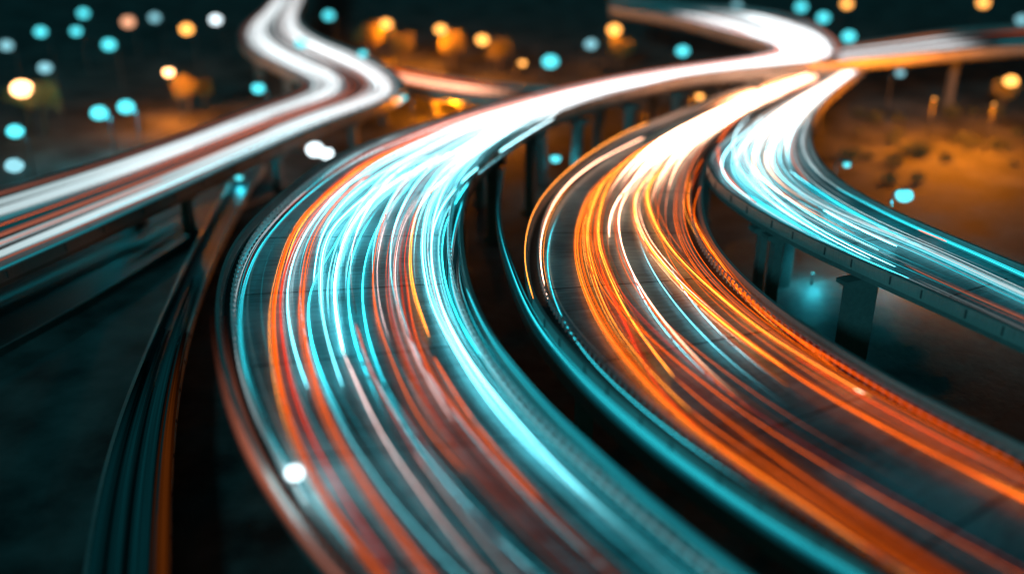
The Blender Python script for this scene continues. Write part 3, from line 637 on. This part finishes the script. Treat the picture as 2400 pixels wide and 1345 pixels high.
# ------------------------------------------------------------------ lamps
EM = {'teal': emit('teal_lamp_glass', (.10, .80, .90), 1.9), 'dimteal': emit('dim_teal_lamp_glass', (.18, .42, .48), 2.0), 'orange': emit('sodium_lamp_glass', (1, .40, .08), 4),
      'hot': emit('bright_sodium_lamp_glass', (1, .50, .20), 8), 'white': emit('white_lamp_glass', (.8, .95, 1), 3), 'pale': emit('pale_orange_lamp_glass', (1, .45, .25), 1.5)}
LC = {'teal': (.05, .8, 1), 'dimteal': (.1, .8, 1), 'orange': (1, .24, .003), 'hot': (1, .24, .003), 'white': (.6, .95, 1), 'pale': (1, .5, .2)}
lamp_mesh = {}
def lamp(px, py, kind, label, h=10.0, rad=.55, power=0, base=0.0, group=None, bollard=False):
    p = at(px, py, base + h)
    rad *= 1.5
    root = empty('street_lamp', (float(p[0]), float(p[1]), base), label, 'street lamp', group)
    key = (round(h, 1), rad, kind)
    s_ = 1 if px < 1200 else -1
    if (h, s_) not in lamp_mesh:
        m = MB(); zz = np.linspace(0, h + .3, 6); m.tube([(1.6 * s_, 0, z) for z in zz], np.linspace(.16, .09, 6), 8)
        m.box((1.6 * s_, 0, .15), (.5, .5, .5))
        a = MB(); q = np.linspace(0, 1, 7); a.tube([(1.6 * s_ * (1 - t), .0, h + .25 + .45 * math.sin(t * math.pi / 2 + .1)) for t in q], .07, 6)
        hd = MB(); hd.quadstrip([[(x_ , y_, z_) for x_, y_ in ((-w_, -w_ * .6), (w_, -w_ * .6), (w_, w_ * .6), (-w_, w_ * .6))] for w_, z_ in ((.62, h + .30), (.55, h + .6), (.2, h + .78))], closed=True, caps=True)
        lamp_mesh[(h, s_)] = (m, a, hd)
    m, a, hd = lamp_mesh[(h, s_)]
    if bollard:
        m = MB(); m.tube([(0, 0, 0), (0, 0, h * .5), (0, 0, h - rad * .3)], [.16, .13, .1], 8); m.build('pole', M['darksteel'], root, True)
        hd = MB(); hd.tube([(0, 0, h - rad * .75), (0, 0, h - rad * .55)], [.14, .3], 10); hh = hd.build('lamp_holder', M['darksteel'], root, True)
    else:
        m.build('pole', M['darksteel'], root, True); a.build('arm', M['darksteel'], root, True); hh = hd.build('lamp_head', M['darksteel'], root)
    b = MB(); rows = []
    for i in range(7):
        ph = math.pi * i / 6; r0 = max(.01, rad * math.sin(ph)); rows.append([(r0 * math.cos(t), r0 * math.sin(t), h - rad * .15 + rad * .75 * math.cos(ph) ) for t in np.arange(10) * math.pi / 5])
    b.quadstrip(rows, closed=True, caps=True); b.build('lamp_glass', EM[kind], hh, True)
    if power:
        ld = bpy.data.lights.new('lamp_light', 'POINT'); ld.energy = power; ld.color = LC[kind]; ld.shadow_soft_size = .6
        lo = bpy.data.objects.new('lamp_light', ld); col.objects.link(lo); lo.parent = root; lo.location = (0, 0, h - 1.2 if not bollard else h + rad + .3)
    return root

LAMPS = [
 (95,73,'teal','teal street lamp glowing near the upper left corner, level with two others',10,.9,0),
 (195,30,'teal','teal street lamp at the top left, above a second teal lamp',10,.9,0),
 (178,72,'teal','teal street lamp at the top left, just below another teal lamp',10,.8,0),
 (255,103,'teal','wide teal lamp below the pale orange lamp at the top left',10,1.0,0),
 (362,40,'dimteal','dull grey teal lamp right of the pale orange lamp at the top',10,.9,0),
 (15,105,'dimteal','dull grey teal lamp cut by the left picture edge',10,.9,0),
 (105,157,'dimteal','dull grey teal lamp just above the brightest orange lamp at the left',10,.9,0),
 (505,45,'white','pale cyan lamp left of the merged white highway lights at the top',10,.9,0),
 (770,35,'teal','pale teal lamp right of the bright white highway bend at the top',10,.9,0),
 (705,100,'teal','teal lamp seen against the white highway bend',10,.8,0),
 (605,205,'teal','tall teal lamp just above the upper left highway',10,.8,900),
 (232,262,'teal','left one of the two bright teal lamps above the upper left highway',10,1.0,16000),
 (295,248,'teal','right one of the two bright teal lamps above the upper left highway',10,1.0,12000),
 (35,305,'teal','teal lamp at the left edge below the brightest orange lamp',10,.9,0),
 (33,385,'dimteal','dull teal lamp at the left edge just above the pale highway',10,.9,0),
 (850,125,'teal','small pale teal lamp at the right end of the white highway bend',10,.6,0),
 (945,228,'teal','tiny teal lamp under the corner of the upper left highway',8,.4,300),
 (1290,142,'teal','bright oval teal lamp above the middle highway',10,1.1,600),
 (1385,102,'dimteal','dull teal lamp between the bright teal lamp and the orange lamp',10,.9,0),
 (1575,15,'dimteal','dull teal lamp at the top centre right edge of the picture',10,.9,0),
 (1600,118,'teal','bright teal lamp left of the far white highway curve',10,.9,0),
 (1727,15,'dimteal','pale teal lamp above the far highway curve',10,.9,0),
 (1878,15,'teal','teal lamp at the top edge, first of three above the far junction',10,1.0,0),
 (1930,40,'teal','teal lamp above the far junction, middle of three in a slanting row',10,1.0,0),
 (1990,84,'teal','teal lamp touching the far junction, lowest of three in a slanting row',10,1.0,0),
 (2120,455,'teal','brightest teal lamp, alone in the dark right of the right highway',9,.8,5200),
 (1985,385,'teal','small dim teal lamp left of the brightest teal lamp at the right',8,.35,200),
 (1302,370,'teal','small teal lamp between the pillars under the middle highway',6,.55,500),
 (2395,45,'dimteal','teal lamp cut by the upper right picture edge',10,.9,0),
 (1860,170,'teal','teal lamp lighting the ground beyond the right highway junction',10,.2,0),
 (2110,170,'dimteal','faint teal lamp under the far upper right road',8,.6,300),
 (300,50,'pale','pale orange oval lamp at the top left between teal lamps',10,1.1,0),
 (437,67,'orange','orange lamp left of the bright white highway bend at the top',10,1.0,0),
 (395,168,'hot','orange lamp with a bright core and an orange slope below it',10,.7,22000),
 (50,205,'hot','brightest and largest orange lamp at the left edge',10,1.3,60000),
 (905,55,'orange','leftmost of the orange lamps in the row at the top centre',10,.9,34000),
 (1033,68,'orange','second orange lamp of the row at the top centre',10,.9,32000),
 (1130,92,'orange','third orange lamp of the row at the top centre',10,.9,26000),
 (1225,147,'orange','small dim orange lamp at the right end of the top centre row',8,.5,2500),
 (1440,68,'orange','single orange lamp right of a dull teal lamp at the top',10,1.0,14000),
 (1985,8,'orange','orange lamp at the top edge above the far junction',10,.9,0),
 (2305,5,'orange','orange lamp at the top edge near the upper right corner',10,1.0,0),
 (2370,188,'orange','orange lamp low at the right edge under the far road',9,.9,3000),
 (2190,232,'orange','added orange lamp over the rough lit ground at the right',9,.15,36000),  # unseen lamp, added to make the orange pool on the ground
 (2330,245,'orange','added orange lamp nearest the right edge over the rough lit ground',9,.15,30000),  # second unseen lamp, added to spread the orange pool
 (1060,235,'orange','orange lamp in the glow under the distant orange road',4.0,.3,22000),
 (1190,248,'orange','added orange lamp at the right end of the glow under the distant orange road',4.0,.3,12000),  # added to strengthen the orange glow on the ground
 (1640,225,'orange','orange lamp in the gap between middle and orange highways',6,.5,6000),
 (1530,262,'orange','small added orange lamp beneath the middle highway near its pillars',5,.3,2000),  # added to light the outer wall of the middle highway
 (738,348,'white','left one of two white floodlights behind the left railing of the middle highway',5,1.0,500),
 (764,357,'white','right one of two white floodlights behind the left railing of the middle highway',5,.8,300),
 (560,415,'teal','small teal light on the dark ground under the upper left highway',3,.4,350),
]
for (px, py, kd, lb, h, rd, pw) in LAMPS:
    lamp(px, py, kd, lb, h, rd, pw, bollard=rd < .2)
lamp(690, 1105, 'white', 'bright cyan white lamp on the left wall of the middle highway near the bottom', 1.6, .40, 900, base=ZA, bollard=True)


lamp(1905, 640, 'teal', 'small unseen teal lamp under the right highway between its thin and thick pillars', 1.6, .08, 1500, base=1.6, bollard=True)  # unseen lamp added for the teal light under the deck
cx, cy = at(2010, 700, 2.0)[:2]
eb = MB(); rows = []
for i in range(25):
    r0 = i / 24 * 34; row = []
    for k in range(36):
        a = k * math.pi / 18; z = -.95 + 3.0 * math.exp(-(r0 / 19) ** 2) + random.uniform(-.06, .06)
        row.append((cx + r0 * math.cos(a) * .8, cy + r0 * math.sin(a), z))
    rows.append(row)
eb.quadstrip(rows, closed=True)
M['bank'] = mat('damp_paved_slope', (.07, .07, .066), .6, bump=1.0, nscale=.9, var=.8)
tag(eb.build('embankment', M['bank'], smooth_=True), 'low damp slope under the right highway round its thick pillar', kind='structure')

def leaves(mb, c, rx, rz, nleaf, sz):
    for q in range(nleaf):
        while True:
            v = np.array([random.uniform(-1, 1) for _ in range(3)])
            r_ = np.linalg.norm(v)
            if .25 < r_ < 1: break
        v = v * (1 + .25 * math.sin(5 * v[0] + 3 * v[1]))
        p = np.array(c) + v * np.array((rx, rx, rz)); a = np.array([random.gauss(0, 1) for _ in range(3)]); a /= np.linalg.norm(a)
        b = np.cross(a, [random.gauss(0, 1) for _ in range(3)]); b /= np.linalg.norm(b) + 1e-9; z_ = sz * random.uniform(.6, 1.4)
        i = len(mb.v); mb.v += [tuple(p - a * z_), tuple(p + b * z_ * .5), tuple(p + a * z_), tuple(p - b * z_ * .5)]; mb.f.append((i, i + 1, i + 2, i + 3))
M['leaf'] = mat('tree_leaves', (.24, .20, .06), .6, nscale=2, var=.5)
M['bark'] = mat('tree_bark', (.09, .07, .05), .85, nscale=4, var=.5, bump=.5)
def tree(px, py, h, label):
    p = at(px, py, 0); root = empty('tree', (float(p[0]), float(p[1]), -.3), label, 'tree', 'trees beside the far orange lamps')
    t_ = MB(); t_.tube([(0, 0, 0), (.1, 0, h * .3), (.25, .1, h * .6), (.2, .2, h * .85)], [.38, .3, .2, .08], 8)
    for k in range(5):
        a = k * 1.3 + random.random(); t_.tube([(.1, 0, h * (.35 + .06 * k)), (math.cos(a) * 1.2, math.sin(a) * 1.2, h * (.5 + .06 * k)), (math.cos(a) * 2.2, math.sin(a) * 2.2, h * (.62 + .06 * k))], [.14, .09, .04], 6)
    t_.build('trunk', M['bark'], root, True)
    c_ = MB()
    for k in range(9):
        a = k * 2.4; r_ = h * .2 * (k > 0); leaves(c_, (r_ * math.cos(a), r_ * math.sin(a), h * random.uniform(.55, .85)), h * .17, h * .15, 150, .28)
    c_.build('crown', M['leaf'], root)
for (px, py, h, lb) in ((870,150,11,'tree left of the leftmost orange lamp in the top centre row'), (945,160,9,'tree right of the leftmost orange lamp in the top centre row'),
     (1062,165,10,'tree right of the second orange lamp in the top centre row'), (1170,170,9,'tree right of the third orange lamp in the top centre row'),
     (1452,165,9,'tree under the single orange lamp right of the top centre'), (445,260,8,'tree right of the orange lamp with the bright core at the left'),
     (480,250,6,'small tree on the orange slope nearest the upper left highway'), (110,320,12,'large tree below the brightest orange lamp at the left edge'),
     (70,300,10,'second tree close to the brightest orange lamp at the left edge'), (2345,262,7,'tree beside the orange lamp at the right edge')):
    tree(px, py, h, lb)
sh = []
for j in range(26):
    px, py = random.uniform(1985, 2400), random.uniform(262, 420); p = at(px, py, 0)
    sh.append((px, py, p))
m0 = []
for v in range(3):
    b = MB(); leaves(b, (0, 0, .8), 1.6, 1.1, 420, .22); m0.append(b)
meshes = []
sh.sort(key=lambda q: (q[1] > 330, q[0]))
for j, (px, py, p) in enumerate(sh):
    v = j % 3
    if v >= len(meshes): o = m0[v].build('shrub', M['shrub']); meshes.append(o.data)
    else: o = bpy.data.objects.new('shrub', meshes[v]); col.objects.link(o)
    o.location = (float(p[0]), float(p[1]), -.3); k = random.uniform(.5, 1.4); o.scale = (k, k, k * random.uniform(.7, 1.1)); o.rotation_euler = (0, 0, random.random() * 6)
    row = 'far row' if py <= 330 else 'near row'; i = sum(1 for q in sh[:j] if (q[1] > 330) == (py > 330))
    tag(o, 'rounded shrub on the lit ground at the right, %s from left in the %s' % (ORD[i], row), 'shrub', 'shrubs on the orange lit ground')
